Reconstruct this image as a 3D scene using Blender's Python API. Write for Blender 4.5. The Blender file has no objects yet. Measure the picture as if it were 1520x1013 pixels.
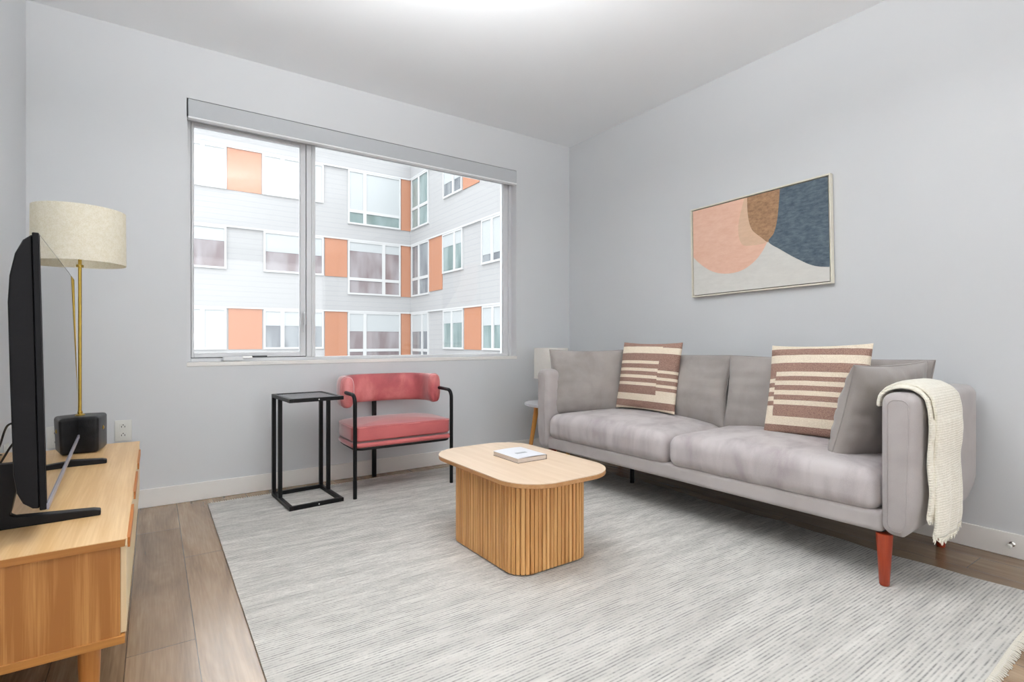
import bpy, math, random
from mathutils import Vector, Matrix, noise
R = math.radians
sc = bpy.context.scene
col = sc.collection
# ------------------------------------------------------------------ colour / material helpers
def srgb(r, g, b):
    f = lambda c: (c/255/12.92) if c/255 <= .04045 else ((c/255+.055)/1.055)**2.4
    return (f(r), f(g), f(b), 1)
class NT:
    def __init__(s, name):
        s.m = bpy.data.materials.new(name); s.m.use_nodes = True
        s.t = s.m.node_tree; s.n = s.t.nodes; s.b = s.n['Principled BSDF']
    def new(s, typ, **kw):
        n = s.n.new(typ)
        for k, v in kw.items(): setattr(n, k, v)
        return n
    def link(s, a, b): s.t.links.new(a, b)
    def put(s, sock, v):
        if isinstance(v, bpy.types.NodeSocket): s.link(v, sock)
        else: sock.default_value = v
    def math(s, op, a, b=0.0, c=0.0, clamp=False):
        n = s.new('ShaderNodeMath', operation=op, use_clamp=clamp)
        s.put(n.inputs[0], a); s.put(n.inputs[1], b)
        if op in ('MULTIPLY_ADD', 'COMPARE', 'SMOOTH_MIN'): s.put(n.inputs[2], c)
        return n.outputs[0]
    def coord(s, kind='Object', scale=(1, 1, 1), rot=(0, 0, 0), loc=(0, 0, 0)):
        tc = s.new('ShaderNodeTexCoord'); mp = s.new('ShaderNodeMapping')
        s.link(tc.outputs[kind], mp.inputs[0])
        mp.inputs['Scale'].default_value = scale; mp.inputs['Rotation'].default_value = rot; mp.inputs['Location'].default_value = loc
        return mp.outputs[0]
    def noise(s, vec, scale=5, detail=3, rough=.5, dist=0):
        n = s.new('ShaderNodeTexNoise'); s.link(vec, n.inputs['Vector'])
        n.inputs['Scale'].default_value = scale; n.inputs['Detail'].default_value = detail
        n.inputs['Roughness'].default_value = rough; n.inputs['Distortion'].default_value = dist
        return n.outputs['Fac']
    def ramp(s, fac, stops, interp='LINEAR'):
        n = s.new('ShaderNodeValToRGB'); s.link(fac, n.inputs[0]); n.color_ramp.interpolation = interp
        e = n.color_ramp.elements
        while len(e) < len(stops): e.new(.5)
        for i, (p, c) in enumerate(stops): e[i].position = p; e[i].color = c
        return n.outputs[0]
    def mix(s, fac, a, b, blend='MIX'):
        n = s.new('ShaderNodeMix', data_type='RGBA', blend_type=blend)
        s.put(n.inputs[0], fac); s.put(n.inputs[6], a); s.put(n.inputs[7], b)
        return n.outputs[2]
    def bump(s, h, strength=.3, dist=.002):
        n = s.new('ShaderNodeBump'); s.link(h, n.inputs['Height'])
        n.inputs['Strength'].default_value = strength; n.inputs['Distance'].default_value = dist
        s.link(n.outputs[0], s.b.inputs['Normal'])
    def base(s, c): s.put(s.b.inputs['Base Color'], c)
    def set(s, **kw):
        for k, v in kw.items(): s.b.inputs[k.replace('_', ' ')].default_value = v
        return s
def g(v): return (v, v, v, 1)

def plain(name, c, rough=.5, metal=0, var=.06, scale=30, **kw):
    t = NT(name); f = t.noise(t.coord(), scale, 3)
    d = tuple(x*(1-var) for x in c[:3])+(1,)
    t.base(t.ramp(f, [(.3, d), (.7, c)])); t.set(Roughness=rough, Metallic=metal, **kw)
    return t.m
def painted(name, c, rough=.55):
    t = NT(name); v = t.coord()
    f = t.noise(v, 1.2, 2); d = tuple(x*.975 for x in c[:3])+(1,)
    t.base(t.ramp(f, [(.3, d), (.7, c)])); t.set(Roughness=rough)
    t.bump(t.noise(v, 260, 2), .12, .0006); return t.m
def wood(name, light, dark, axis='Y', rough=.4, scale=1.0, knots=.5, contrast=1.0):
    t = NT(name)
    st = {'X': (1.1, 11, 11), 'Y': (11, 1.1, 11), 'Z': (11, 11, 1.1)}[axis]
    v = t.coord(scale=tuple(x*scale for x in st))
    big = t.noise(v, 1.0, 2, .5, .8)
    wv = t.new('ShaderNodeTexWave', wave_type='BANDS', bands_direction='X' if axis != 'X' else 'Y')
    t.link(t.coord(scale=tuple(x*scale for x in {'X': (.5, 5, 5), 'Y': (5, .5, 5), 'Z': (5, 5, .5)}[axis])), wv.inputs[0])
    wv.inputs['Scale'].default_value = 1.1; wv.inputs['Distortion'].default_value = 9; wv.inputs['Detail'].default_value = 2; wv.inputs['Detail Scale'].default_value = .5
    v2 = t.coord(scale=tuple(x*scale for x in {'X': (4, 160, 160), 'Y': (160, 4, 160), 'Z': (160, 160, 4)}[axis]))
    fine = t.noise(v2, 1.0, 3, .6)
    a = t.math('MULTIPLY_ADD', wv.outputs['Fac'], .22*knots*2, t.math('MULTIPLY', big, .85))
    a = t.math('MULTIPLY_ADD', fine, .7, t.math('MULTIPLY', a, .62))
    mid = tuple((l+d)/2 for l, d in zip(light, dark))
    w = .28/contrast
    t.base(t.ramp(a, [(max(0, .5-w), light), (.5, mid), (min(1, .5+w*1.1), dark)]))
    t.set(Roughness=rough); t.bump(fine, .12, .0006)
    return t.m
def velvet(name, light, dark, rough=.75, sheen=.35, scale=7, stretch=(1, 1, 1), hi=None):
    t = NT(name); v = t.coord(scale=stretch)
    f = t.noise(v, scale, 3, .5, .4); fine = t.noise(t.coord(), 420, 2)
    k = t.math('MULTIPLY_ADD', fine, .25, t.math('MULTIPLY', f, .8))
    t.base(t.ramp(k, [(.36, dark), (.62, light)] if hi is None else [(.34, dark), (.5, light), (.66, hi)]))
    t.set(Roughness=rough, Sheen_Weight=sheen, Sheen_Roughness=.35); t.bump(fine, .15, .0008)
    return t.m

M = {}
M['wall'] = painted('wall paint', srgb(213, 215, 217), .38)
M['ceiling'] = painted('ceiling paint', srgb(244, 246, 248), .5)
M['trim'] = painted('trim paint', srgb(238, 236, 232), .35)
M['frame_white'] = plain('window frame vinyl', srgb(216, 217, 219), .35, var=.02)
M['blind_white'] = plain('blind cassette', srgb(190, 193, 196), .45, var=.02)
M['bar_lit'] = plain('blind bottom bar', srgb(246, 247, 248), .4, var=.02)  # whiter than the cassette: the light it catches is in the colour
M['black_gap'] = plain('dark gasket and gap', srgb(45, 46, 48), .6)
M['metal_black'] = plain('black powder coated steel', srgb(14, 14, 15), .42, 0, var=.2)
M['tv_plastic'] = plain('black tv plastic', srgb(16, 15, 18), .5, var=.25, scale=200)
M['tv_edge'] = plain('black bezel', srgb(6, 5, 8), .3)
M['rubber'] = plain('black rubber', srgb(20, 20, 20), .6)
M['brass'] = plain('brushed brass', srgb(196, 164, 78), .28, 1.0, var=.15, scale=60)
M['chrome'] = plain('satin nickel', srgb(205, 203, 198), .25, 1.0)
M['outlet'] = plain('outlet plastic', srgb(222, 222, 216), .4, var=.02)
M['slot'] = plain('outlet slots', srgb(40, 38, 36), .6)
M['oak'] = wood('sheen-lightened lengthwise oak', srgb(236, 206, 160), srgb(204, 164, 112), 'Y', .34)  # console top, lightened in colour to imitate sheen
M['oak_shaded'] = wood('shaded upright oak', srgb(214, 160, 94), srgb(158, 102, 48), 'Z', .4, 1.0, .6, 1.3)  # same oak, darkened in colour for the shaded end panel
M['oak_edge'] = wood('oak edge banding', srgb(190, 133, 66), srgb(160, 104, 48), 'X', .4)
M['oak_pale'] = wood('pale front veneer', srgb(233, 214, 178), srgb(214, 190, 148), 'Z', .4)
M['pull'] = wood('orange brown recessed pull', srgb(204, 132, 56), srgb(170, 100, 36), 'Y', .45)
M['leg_oak'] = wood('oak leg', srgb(204, 142, 74), srgb(170, 108, 48), 'Z', .4)
M['leg_pale'] = wood('beech leg', srgb(222, 165, 92), srgb(196, 134, 62), 'Z', .4)
M['leg_red'] = wood('reddish stained leg', srgb(178, 74, 34), srgb(140, 46, 20), 'Z', .35)
M['table_top_sheen'] = wood('sheen-lightened oak tabletop', srgb(232, 211, 188), srgb(212, 186, 158), 'Y', .36, 1.0, .4)  # oak made paler than the base to imitate window sheen
M['top_edge'] = wood('table edge', srgb(205, 160, 112), srgb(176, 126, 78), 'Y', .45)
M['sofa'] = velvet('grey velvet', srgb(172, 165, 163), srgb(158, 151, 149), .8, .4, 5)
M['sofa_seat_lit'] = velvet('brushed grey velvet lit', srgb(188, 181, 180), srgb(156, 146, 147), .8, .4, 9, (1, 1.2, .35))  # seat lightened in colour for window light; streaks are velvet brush marks
M['seam'] = plain('seam thread', srgb(120, 113, 112), .8)
M['cushion'] = velvet('shaded grey velvet', srgb(152, 145, 141), srgb(134, 127, 124), .8, .35, 6)  # sofa velvet again, darkened in colour for the shaded cushions
M['pink'] = velvet('dusty pink velvet', srgb(178, 88, 90), srgb(128, 54, 60), .6, 1.0, 5.5, (1, 1, .6), hi=srgb(216, 136, 134))  # palest stop paints velvet sheen highlights into the colour
M['pink_seat'] = velvet('dusty pink velvet seat', srgb(182, 92, 91), srgb(164, 78, 78), .6, 1.0, 5)
M['marble'] = plain('pale round top', srgb(236, 237, 240), .3, var=.12, scale=12)
M['cover'] = plain('white book cover', srgb(232, 233, 238), .35, var=.02)
M['cover_mark'] = plain('grey cover print', srgb(168, 170, 176), .4)
M['pages'] = plain('book pages', srgb(214, 202, 192), .8, var=.15, scale=300)
M['book_dark'] = plain('dark book back', srgb(84, 74, 62), .6)
M['concrete'] = plain('pale courtyard paving', srgb(200, 199, 197), .8, var=.1, scale=1)

# leather cube
t = NT('black leather'); v = t.coord(); t.base(t.ramp(t.noise(v, 40, 3), [(.3, srgb(14, 14, 15)), (.7, srgb(30, 30, 32))]))
t.set(Roughness=.36); t.bump(t.noise(v, 220, 3), .5, .0012); M['leather'] = t.m
# linen shades: translucent cloth
def linen(name, c, c2, trans=.35):
    t = NT(name); v = t.coord(scale=(1, 1, 1))
    f = t.noise(v, 240, 2); f2 = t.noise(v, 60, 3)
    k = t.math('MULTIPLY_ADD', f, .6, t.math('MULTIPLY', f2, .4))
    colr = t.ramp(k, [(.38, c2), (.6, c)])
    t.base(colr); t.set(Roughness=.9); t.bump(f, .2, .0006)
    tr = t.new('ShaderNodeBsdfTranslucent'); t.link(colr, tr.inputs[0])
    mx = t.new('ShaderNodeMixShader'); mx.inputs[0].default_value = trans
    t.link(t.b.outputs[0], mx.inputs[1]); t.link(tr.outputs[0], mx.inputs[2])
    t.link(mx.outputs[0], t.n['Material Output'].inputs[0]); return t.m
M['linen'] = linen('cream linen shade', srgb(250, 246, 234), srgb(238, 232, 214), .4)
M['linen_white'] = linen('white fabric shade', srgb(252, 250, 246), srgb(247, 244, 239), .45)
# knit throw
t = NT('cream knit'); v = t.coord()
w = t.new('ShaderNodeTexWave', wave_type='BANDS', bands_direction='Z'); t.link(t.coord(), w.inputs[0])
w.inputs['Scale'].default_value = 34; w.inputs['Distortion'].default_value = 2.2; w.inputs['Detail'].default_value = 2; w.inputs['Detail Scale'].default_value = 3
t.base(t.ramp(t.noise(v, 90, 3), [(.3, srgb(234, 228, 212)), (.7, srgb(246, 242, 228))])); t.set(Roughness=.95, Sheen_Weight=.3)
t.bump(t.math('MULTIPLY_ADD', w.outputs['Fac'], .8, t.math('MULTIPLY', t.noise(v, 300, 2), .5)), .5, .003); M['knit'] = t.m
# floor planks running away from the camera (along y)
t = NT('vinyl planks')
br = t.new('ShaderNodeTexBrick'); t.link(t.coord(rot=(0, 0, R(90)), loc=(.3, .07, 0)), br.inputs['Vector'])
br.offset = .37; br.inputs['Scale'].default_value = 1; br.inputs['Brick Width'].default_value = 1.22; br.inputs['Row Height'].default_value = .182
br.inputs['Mortar Size'].default_value = .0012; br.inputs['Mortar Smooth'].default_value = 0; br.inputs['Bias'].default_value = 0
br.inputs['Color1'].default_value = g(0); br.inputs['Color2'].default_value = g(1); br.inputs['Mortar'].default_value = g(.5)
v1 = t.coord(scale=(9, 1.0, 1)); v2 = t.coord(scale=(150, 5, 1))
n1 = t.noise(v1, 1, 4, .6, 1.2); n2 = t.noise(v2, 1, 3, .6)
k = t.math('MULTIPLY_ADD', n2, .3, t.math('MULTIPLY', n1, .7))
woodc = t.ramp(k, [(.3, srgb(106, 84, 62)), (.5, srgb(140, 114, 87)), (.72, srgb(166, 142, 114))])
tint = t.ramp(br.outputs['Color'], [(0, g(.82)), (1, g(1.0))])
c = t.mix(1, woodc, tint, 'MULTIPLY'); c = t.mix(br.outputs['Fac'], c, srgb(70, 55, 42)); t.base(c)
t.set(Roughness=.24); t.b.inputs['Specular IOR Level'].default_value = .8; t.bump(k, .08, .001); M['floor'] = t.m
# flat woven rug: broken dark weft lines running along x
t = NT('woven rug')
sp_ = t.new('ShaderNodeSeparateXYZ'); tc = t.new('ShaderNodeTexCoord'); t.link(tc.outputs['Object'], sp_.inputs[0])
ys = t.math('MULTIPLY_ADD', t.noise(t.coord(scale=(3, 3, 1)), 1, 1), .9, t.math('MULTIPLY', sp_.outputs['Y'], 1/.0118))
row = t.math('FLOOR', ys); fr = t.math('FRACT', ys)
cmb = t.new('ShaderNodeCombineXYZ'); t.put(cmb.inputs[0], t.math('MULTIPLY', sp_.outputs['X'], 9)); t.put(cmb.inputs[1], t.math('MULTIPLY', row, 7.31))
dash = t.noise(cmb.outputs[0], 1, 3, .65)
cmb2 = t.new('ShaderNodeCombineXYZ'); t.put(cmb2.inputs[0], t.math('MULTIPLY', sp_.outputs['X'], 110)); t.put(cmb2.inputs[1], t.math('MULTIPLY', row, 3.7))
weave = t.noise(cmb2.outputs[0], 1, 1)
soft = t.noise(t.coord(scale=(2.2, 14, 1)), 1, 3, .6)
mask = t.math('SUBTRACT', 1, t.math('MULTIPLY', t.math('ABSOLUTE', t.math('SUBTRACT', fr, .5)), 3.0), clamp=True)
dk = t.math('MULTIPLY', t.math('MULTIPLY_ADD', t.math('SUBTRACT', dash, .37), 4.0, t.math('MULTIPLY', t.math('SUBTRACT', weave, .5), 1.2), clamp=True), mask, clamp=True)
basec = t.ramp(soft, [(.3, srgb(178, 175, 170)), (.7, srgb(210, 207, 201))])
t.base(t.mix(t.math('MULTIPLY', dk, .8), basec, srgb(70, 68, 68)))
t.set(Roughness=.95)
t.bump(t.math('SUBTRACT', t.math('MULTIPLY', t.math('PINGPONG', fr, .5), 2), dk), .5, .002); M['rug'] = t.m
M['fringe'] = plain('rug fringe', srgb(214, 208, 196), .95, scale=200)
# lap siding
t = NT('white lap siding'); sx = t.new('ShaderNodeSeparateXYZ'); tc = t.new('ShaderNodeTexCoord'); t.link(tc.outputs['Object'], sx.inputs[0])
fr = t.math('FRACT', t.math('MULTIPLY', sx.outputs['Z'], 1/.2)); ln = t.math('LESS_THAN', fr, .1)
t.base(t.mix(ln, srgb(152, 152, 153), srgb(142, 143, 145))); t.set(Roughness=.6); t.bump(fr, .3, .02); M['siding'] = t.m
M['orange'] = plain('orange facade panel', srgb(160, 110, 84), .5, var=.05, scale=3)
M['win_frame'] = plain('white window frame outside', srgb(176, 177, 178), .4, var=.01)
M['blind_far'] = plain('roller blind far', srgb(160, 164, 166), .5, var=.02)
def farglass(name, c1, c2, sc_=1.2):
    t = NT(name); t.base(t.ramp(t.noise(t.coord(scale=(1.6, 1.6, .5)), sc_, 2), [(.38, c1), (.6, c2)])); t.set(Roughness=.08); t.b.inputs['Specular IOR Level'].default_value = .8
    return t.m
M['glass_dark'] = farglass('dim glass', srgb(92, 96, 102), srgb(124, 129, 133))
M['glass_teal'] = farglass('teal glass', srgb(96, 114, 113), srgb(124, 139, 139))
M['glass_warm'] = farglass('warm glass', srgb(112, 100, 102), srgb(136, 131, 134))
for n_ in ('metal_black', 'tv_plastic', 'tv_edge', 'leather'): M[n_].node_tree.nodes['Principled BSDF'].inputs['Specular IOR Level'].default_value = .22
# thin clear pane
m = bpy.data.materials.new('clear window pane'); m.use_nodes = True; nt = m.node_tree; nt.nodes.remove(nt.nodes['Principled BSDF'])
tr = nt.nodes.new('ShaderNodeBsdfTransparent'); gl = nt.nodes.new('ShaderNodeBsdfGlossy'); gl.inputs['Roughness'].default_value = .02; tr.inputs[0].default_value = (.97, .98, .98, 1)
lw = nt.nodes.new('ShaderNodeFresnel'); lw.inputs[0].default_value = 1.45; mx = nt.nodes.new('ShaderNodeMixShader')
nt.links.new(lw.outputs[0], mx.inputs[0]); nt.links.new(tr.outputs[0], mx.inputs[1]); nt.links.new(gl.outputs[0], mx.inputs[2]); nt.links.new(mx.outputs[0], nt.nodes['Material Output'].inputs[0])
M['pane'] = m
# tv screen
t = NT('tv screen'); t.base(g(.004)); t.set(Roughness=.012); t.b.inputs['Specular IOR Level'].default_value = .9; M['screen'] = t.m
# canvas paints
def paint(name, c, d, scale=(14, 14, 40)):
    t = NT(name); f = t.noise(t.coord(scale=scale), 1, 4, .7); t.base(t.ramp(f, [(.32, d), (.68, c)])); t.set(Roughness=.8); t.bump(f, .1, .001); return t.m
M['canvas'] = paint('raw canvas', srgb(222, 220, 214), srgb(214, 212, 206))
M['peach'] = paint('peach paint', srgb(234, 194, 172), srgb(226, 180, 156))
M['beige'] = paint('beige paint', srgb(222, 188, 160), srgb(212, 178, 150))
M['brown'] = paint('brown paint', srgb(176, 138, 104), srgb(132, 100, 74), (10, 30, 60))
M['blue'] = paint('slate blue paint', srgb(98, 112, 122), srgb(56, 70, 82), (10, 26, 80))
M['frame_pale'] = plain('pale maple frame', srgb(228, 223, 208), .5)
M['frame_line'] = plain('shadow gap', srgb(96, 82, 68), .8)
# striped cushion: woven rectangles in UV space (u right, v down from the top)
def striped(name, rects):
    t = NT(name); uv = t.new('ShaderNodeUVMap'); s = t.new('ShaderNodeSeparateXYZ'); t.link(uv.outputs[0], s.inputs[0])
    u = s.outputs[0]; v = t.math('SUBTRACT', 1, s.outputs[1]); acc = None
    for (u0, u1, v0, v1) in rects:
        m_ = t.math('MULTIPLY', t.math('COMPARE', v, (v0+v1)/2, (v1-v0)/2), t.math('COMPARE', u, (u0+u1)/2, (u1-u0)/2))
        acc = m_ if acc is None else t.math('MAXIMUM', acc, m_)
    f = t.noise(t.coord(), 260, 2)
    br_ = t.ramp(f, [(.35, srgb(122, 92, 80)), (.65, srgb(158, 128, 114))]); cr = t.ramp(f, [(.35, srgb(218, 202, 180)), (.65, srgb(238, 226, 206))])
    t.base(t.mix(acc, cr, br_)); t.set(Roughness=.95); t.bump(f, .3, .001); return t.m
rowsL = [(-.1, .075), (.18, .29), (.335, .40), (.445, .50), (.545, .605), (.65, .77), (.865, .96)]
rowsR = [(-.1, .09), (.18, .42), (.46, .52), (.56, .62), (.66, .71), (.865, .96)]
A = [(-1, .74, a, b) for a, b in rowsL]+[(.74, 2, a, b) for a, b in rowsR]
M['stripe_a'] = striped('striped weave', A)
rowsB = [(.06, .135), (.225, .325), (.375, .425), (.475, .53), (.58, .635), (.685, .81), (.9, .985)]
rowsB2 = [(.06, .135), (.225, .40), (.45, .50), (.55, .60), (.65, .70), (.9, .985)]
M['stripe_b'] = striped('striped weave mirrored', [(.12, 2, a, b) for a, b in rowsB]+[(-1, .12, a, b) for a, b in rowsB2])

# ------------------------------------------------------------------ mesh helpers
class MB:
    def __init__(s): s.v = []; s.f = []; s.mi = []; s.cur = 0; s.uv = {}
    def add(s, vs, fs):
        o = len(s.v); s.v += [tuple(p) for p in vs]; s.f += [tuple(o+i for i in f) for f in fs]; s.mi += [s.cur]*len(fs); return s
    def box(s, x0, x1, y0, y1, z0, z1):
        vs = [(x, y, z) for z in (z0, z1) for y in (y0, y1) for x in (x0, x1)]
        return s.add(vs, [(0, 2, 3, 1), (4, 5, 7, 6), (0, 1, 5, 4), (2, 6, 7, 3), (0, 4, 6, 2), (1, 3, 7, 5)])
    def prism(s, poly, z0, z1, axis='z'):
        n = len(poly)
        def P(a, b, c): return {'z': (a, b, c), 'y': (a, c, b), 'x': (c, a, b)}[axis]
        vs = [P(a, b, z0) for a, b in poly]+[P(a, b, z1) for a, b in poly]
        return s.add(vs, [tuple(range(n))[::-1], tuple(range(n, 2*n))]+[(i, (i+1) % n, n+(i+1) % n, n+i) for i in range(n)])
    def lathe(s, prof, seg=32, c=(0, 0)):
        vs = []; fs = []
        for r, z in prof:
            for i in range(seg):
                a = 2*math.pi*i/seg; vs.append((c[0]+r*math.cos(a), c[1]+r*math.sin(a), z))
        for j in range(len(prof)-1):
            for i in range(seg):
                k = (i+1) % seg; fs.append((j*seg+i, j*seg+k, (j+1)*seg+k, (j+1)*seg+i))
        if prof[0][0] > 1e-5 and prof[0] != prof[-1]: fs.append(tuple(range(seg))[::-1]); fs.append(tuple((len(prof)-1)*seg+i for i in range(seg)))
        return s.add(vs, fs)
    def sweep(s, pts, sect, up=(0, 0, 1), caps=True):
        """sect: list of (a,b) in the (side, up) frame, may be a function of path fraction"""
        pts = [Vector(p) for p in pts]; n = len(pts); up = Vector(up); vs = []; m_ = None; prev = None
        for i, p in enumerate(pts):
            t_ = (pts[min(i+1, n-1)]-pts[max(i-1, 0)]).normalized()
            u = up if abs(t_.dot(up)) < .95 else (prev or Vector((0, 1, 0)) if abs(t_.y) < .9 else Vector((1, 0, 0)))
            side = t_.cross(u).normalized(); upv = side.cross(t_).normalized()
            if prev is not None and up is None: pass
            prev = u
            q = sect(i/(n-1)) if callable(sect) else sect; m_ = len(q)
            vs += [p+side*a+upv*b for a, b in q]
        fs = [(i*m_+j, i*m_+(j+1) % m_, (i+1)*m_+(j+1) % m_, (i+1)*m_+j) for i in range(n-1) for j in range(m_)]
        if caps: fs += [tuple(range(m_))[::-1], tuple((n-1)*m_+j for j in range(m_))]
        return s.add(vs, fs)
    def tube(s, pts, r, seg=12, r2=None):
        pts = [Vector(p) for p in pts]; n = len(pts); vs = []
        t0 = (pts[1]-pts[0]).normalized(); ref = Vector((0, 0, 1)) if abs(t0.z) < .9 else Vector((1, 0, 0))
        a = t0.cross(ref).normalized()
        for i, p in enumerate(pts):
            t_ = (pts[min(i+1, n-1)]-pts[max(i-1, 0)]).normalized()
            a = (a-t_*a.dot(t_)).normalized(); b = t_.cross(a)
            rr = r if r2 is None else r+(r2-r)*i/(n-1)
            vs += [p+a*rr*math.cos(2*math.pi*k/seg)+b*rr*math.sin(2*math.pi*k/seg) for k in range(seg)]
        fs = [(i*seg+j, i*seg+(j+1) % seg, (i+1)*seg+(j+1) % seg, (i+1)*seg+j) for i in range(n-1) for j in range(seg)]
        fs += [tuple(range(seg))[::-1], tuple((n-1)*seg+j for j in range(seg))]
        return s.add(vs, fs)
    def rbox(s, x0, x1, y0, y1, z0, z1, r, k=4, m_=6, fn=None):
        lo = (x0, y0, z0); hi = (x1, y1, z1); rr = [min(r, (h-l)/2*.999) for l, h in zip(lo, hi)]; R_ = min(rr)
        ax = []
        for l, h in zip(lo, hi):
            a = [l+R_*(1-math.cos(math.pi/2*i/k)) for i in range(k)]
            b = [l+R_+(h-l-2*R_)*i/m_ for i in range(m_+1)]
            c_ = [h-R_*(1-math.cos(math.pi/2*i/k)) for i in range(k)][::-1]
            ax.append(a+b+c_)
        idx = {}; vs = []; fs = []
        def vid(i, j, l):
            key = (i, j, l)
            if key not in idx:
                p = Vector((ax[0][i], ax[1][j], ax[2][l]))
                q = Vector([min(max(c, lo[n]+R_), hi[n]-R_) for n, c in enumerate(p)])
                d = p-q
                if d.length > 1e-9: p = q+d.normalized()*R_
                if fn: p = Vector(fn(p))
                idx[key] = len(vs); vs.append(p)
            return idx[key]
        n = [len(a)-1 for a in ax]
        for i in range(n[0]):
            for j in range(n[1]):
                fs.append((vid(i, j, 0), vid(i, j+1, 0), vid(i+1, j+1, 0), vid(i+1, j, 0)))
                fs.append((vid(i, j, n[2]), vid(i+1, j, n[2]), vid(i+1, j+1, n[2]), vid(i, j+1, n[2])))
        for i in range(n[0]):
            for l in range(n[2]):
                fs.append((vid(i, 0, l), vid(i+1, 0, l), vid(i+1, 0, l+1), vid(i, 0, l+1)))
                fs.append((vid(i, n[1], l), vid(i, n[1], l+1), vid(i+1, n[1], l+1), vid(i+1, n[1], l)))
        for j in range(n[1]):
            for l in range(n[2]):
                fs.append((vid(0, j, l), vid(0, j, l+1), vid(0, j+1, l+1), vid(0, j+1, l)))
                fs.append((vid(n[0], j, l), vid(n[0], j+1, l), vid(n[0], j+1, l+1), vid(n[0], j, l+1)))
        return s.add(vs, fs)
    def build(s, name, mats, parent=None, smooth=False, bevel=0, seg=2, kind=None, label=None, angle=40):
        me = bpy.data.meshes.new(name); me.from_pydata(s.v, [], s.f)
        for m_ in (mats if isinstance(mats, (list, tuple)) else [mats]): me.materials.append(m_)
        for p, i in zip(me.polygons, s.mi): p.material_index = i
        me.validate(); me.update()
        o = bpy.data.objects.new(name, me); col.objects.link(o)
        if parent: o.parent = parent
        if smooth or bevel:
            for p in me.polygons: p.use_smooth = True
            me.set_sharp_from_angle(angle=R(angle))
        if bevel:
            b = o.modifiers.new('bevel', 'BEVEL'); b.width = bevel; b.segments = seg; b.limit_method = 'ANGLE'; b.angle_limit = R(35); b.harden_normals = True
        if kind: o['kind'] = kind
        if label: o['label'] = label
        return o
def empty(name, loc, rz=0, label=None, cat=None, group=None, kind=None):
    o = bpy.data.objects.new(name, None); col.objects.link(o); o.location = loc; o.rotation_euler = (0, 0, rz); o.empty_display_size = .1
    if label: o['label'] = label
    if cat: o['category'] = cat
    if group: o['group'] = group
    if kind: o['kind'] = kind
    return o
def tag(o, label, cat, group=None):
    o['label'] = label; o['category'] = cat
    if group: o['group'] = group
    return o
def rrect(w, l, r, n=8, cx=0, cy=0):
    pts = []
    for sx, sy, a0 in ((1, 1, 0), (-1, 1, 90), (-1, -1, 180), (1, -1, 270)):
        for i in range(n+1):
            a = R(a0+90*i/n); pts.append((cx+sx*(w/2-r)+r*math.cos(a), cy+sy*(l/2-r)+r*math.sin(a)))
    return pts
def circ(r, n=12): return [(r*math.cos(2*math.pi*i/n), r*math.sin(2*math.pi*i/n)) for i in range(n)]

# ------------------------------------------------------------------ camera (level, 0.96 m high)
cam = bpy.data.cameras.new('camera'); co = bpy.data.objects.new('camera', cam); col.objects.link(co)
cam.sensor_width = 36; cam.lens = 18.461; co.location = (0, 0, .96); co.rotation_euler = (R(90), 0, R(-34.31)); cam.clip_start = .05; cam.clip_end = 200
sc.camera = co
FP, TH, HC = 779.5, R(34.31), .96
def ray(x, y):       # direction through a pixel of the 1520 x 1013 photograph
    u = (x-760)/FP; w_ = (506-y)/FP
    return (math.sin(TH)+u*math.cos(TH), math.cos(TH)-u*math.sin(TH), w_)
def onY(x, y, Y_): d = ray(x, y); t_ = Y_/d[1]; return (d[0]*t_, HC+d[2]*t_)
def onX(x, y, X_): d = ray(x, y); t_ = X_/d[0]; return (d[1]*t_, HC+d[2]*t_)

# ------------------------------------------------------------------ room shell
XL, XR, YB, YF, H = -.55, 3.156, 3.69, -3.4, 2.74
WX0, WX1, WZ0, WZ1 = .163, 2.567, .83, 2.417       # window opening
MB().box(XL-.2, XR+.2, YF-.2, YB+.2, -.12, 0).build('floor', M['floor'], kind='structure')
MB().box(XL-.2, XR+.2, YF-.2, YB+.2, H, H+.15).build('ceiling', M['ceiling'], kind='structure')
MB().box(XL-.2, XL, YF-.2, YB+.2, 0, H).build('wall_left', M['wall'], kind='structure')
MB().box(XR, XR+.2, YF-.2, YB+.2, 0, H).build('wall_right', M['wall'], kind='structure')
b = MB(); T = .2
b.box(XL, WX0, YB, YB+T, 0, H); b.box(WX1, XR, YB, YB+T, 0, H); b.box(WX0, WX1, YB, YB+T, 0, WZ0-.023); b.box(WX0, WX1, YB, YB+T, WZ1, H)
b.build('wall_back', M['wall'], kind='structure')
DX0, DX1, DZ1 = -.2, 2.9, 2.5                      # wide unseen opening, added behind the camera to let fill light in
b = MB(); b.box(XL, DX0, YF-T, YF, 0, H); b.box(DX1, XR, YF-T, YF, 0, H); b.box(DX0, DX1, YF-T, YF, DZ1, H)
b.build('wall_front', M['wall'], kind='structure')
def baseb(name, pts):
    b = MB(); b.box(*pts); return b.build(name, M['trim'], bevel=.003, kind='structure')
baseb('baseboard_back', (XL+.012, XR-.012, YB-.013, YB, 0, .106))
baseb('baseboard_right', (XR-.013, XR, YF, YB-.0131, 0, .106))
baseb('baseboard_left', (XL, XL+.013, YF, YB-.0131, 0, .106))

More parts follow.
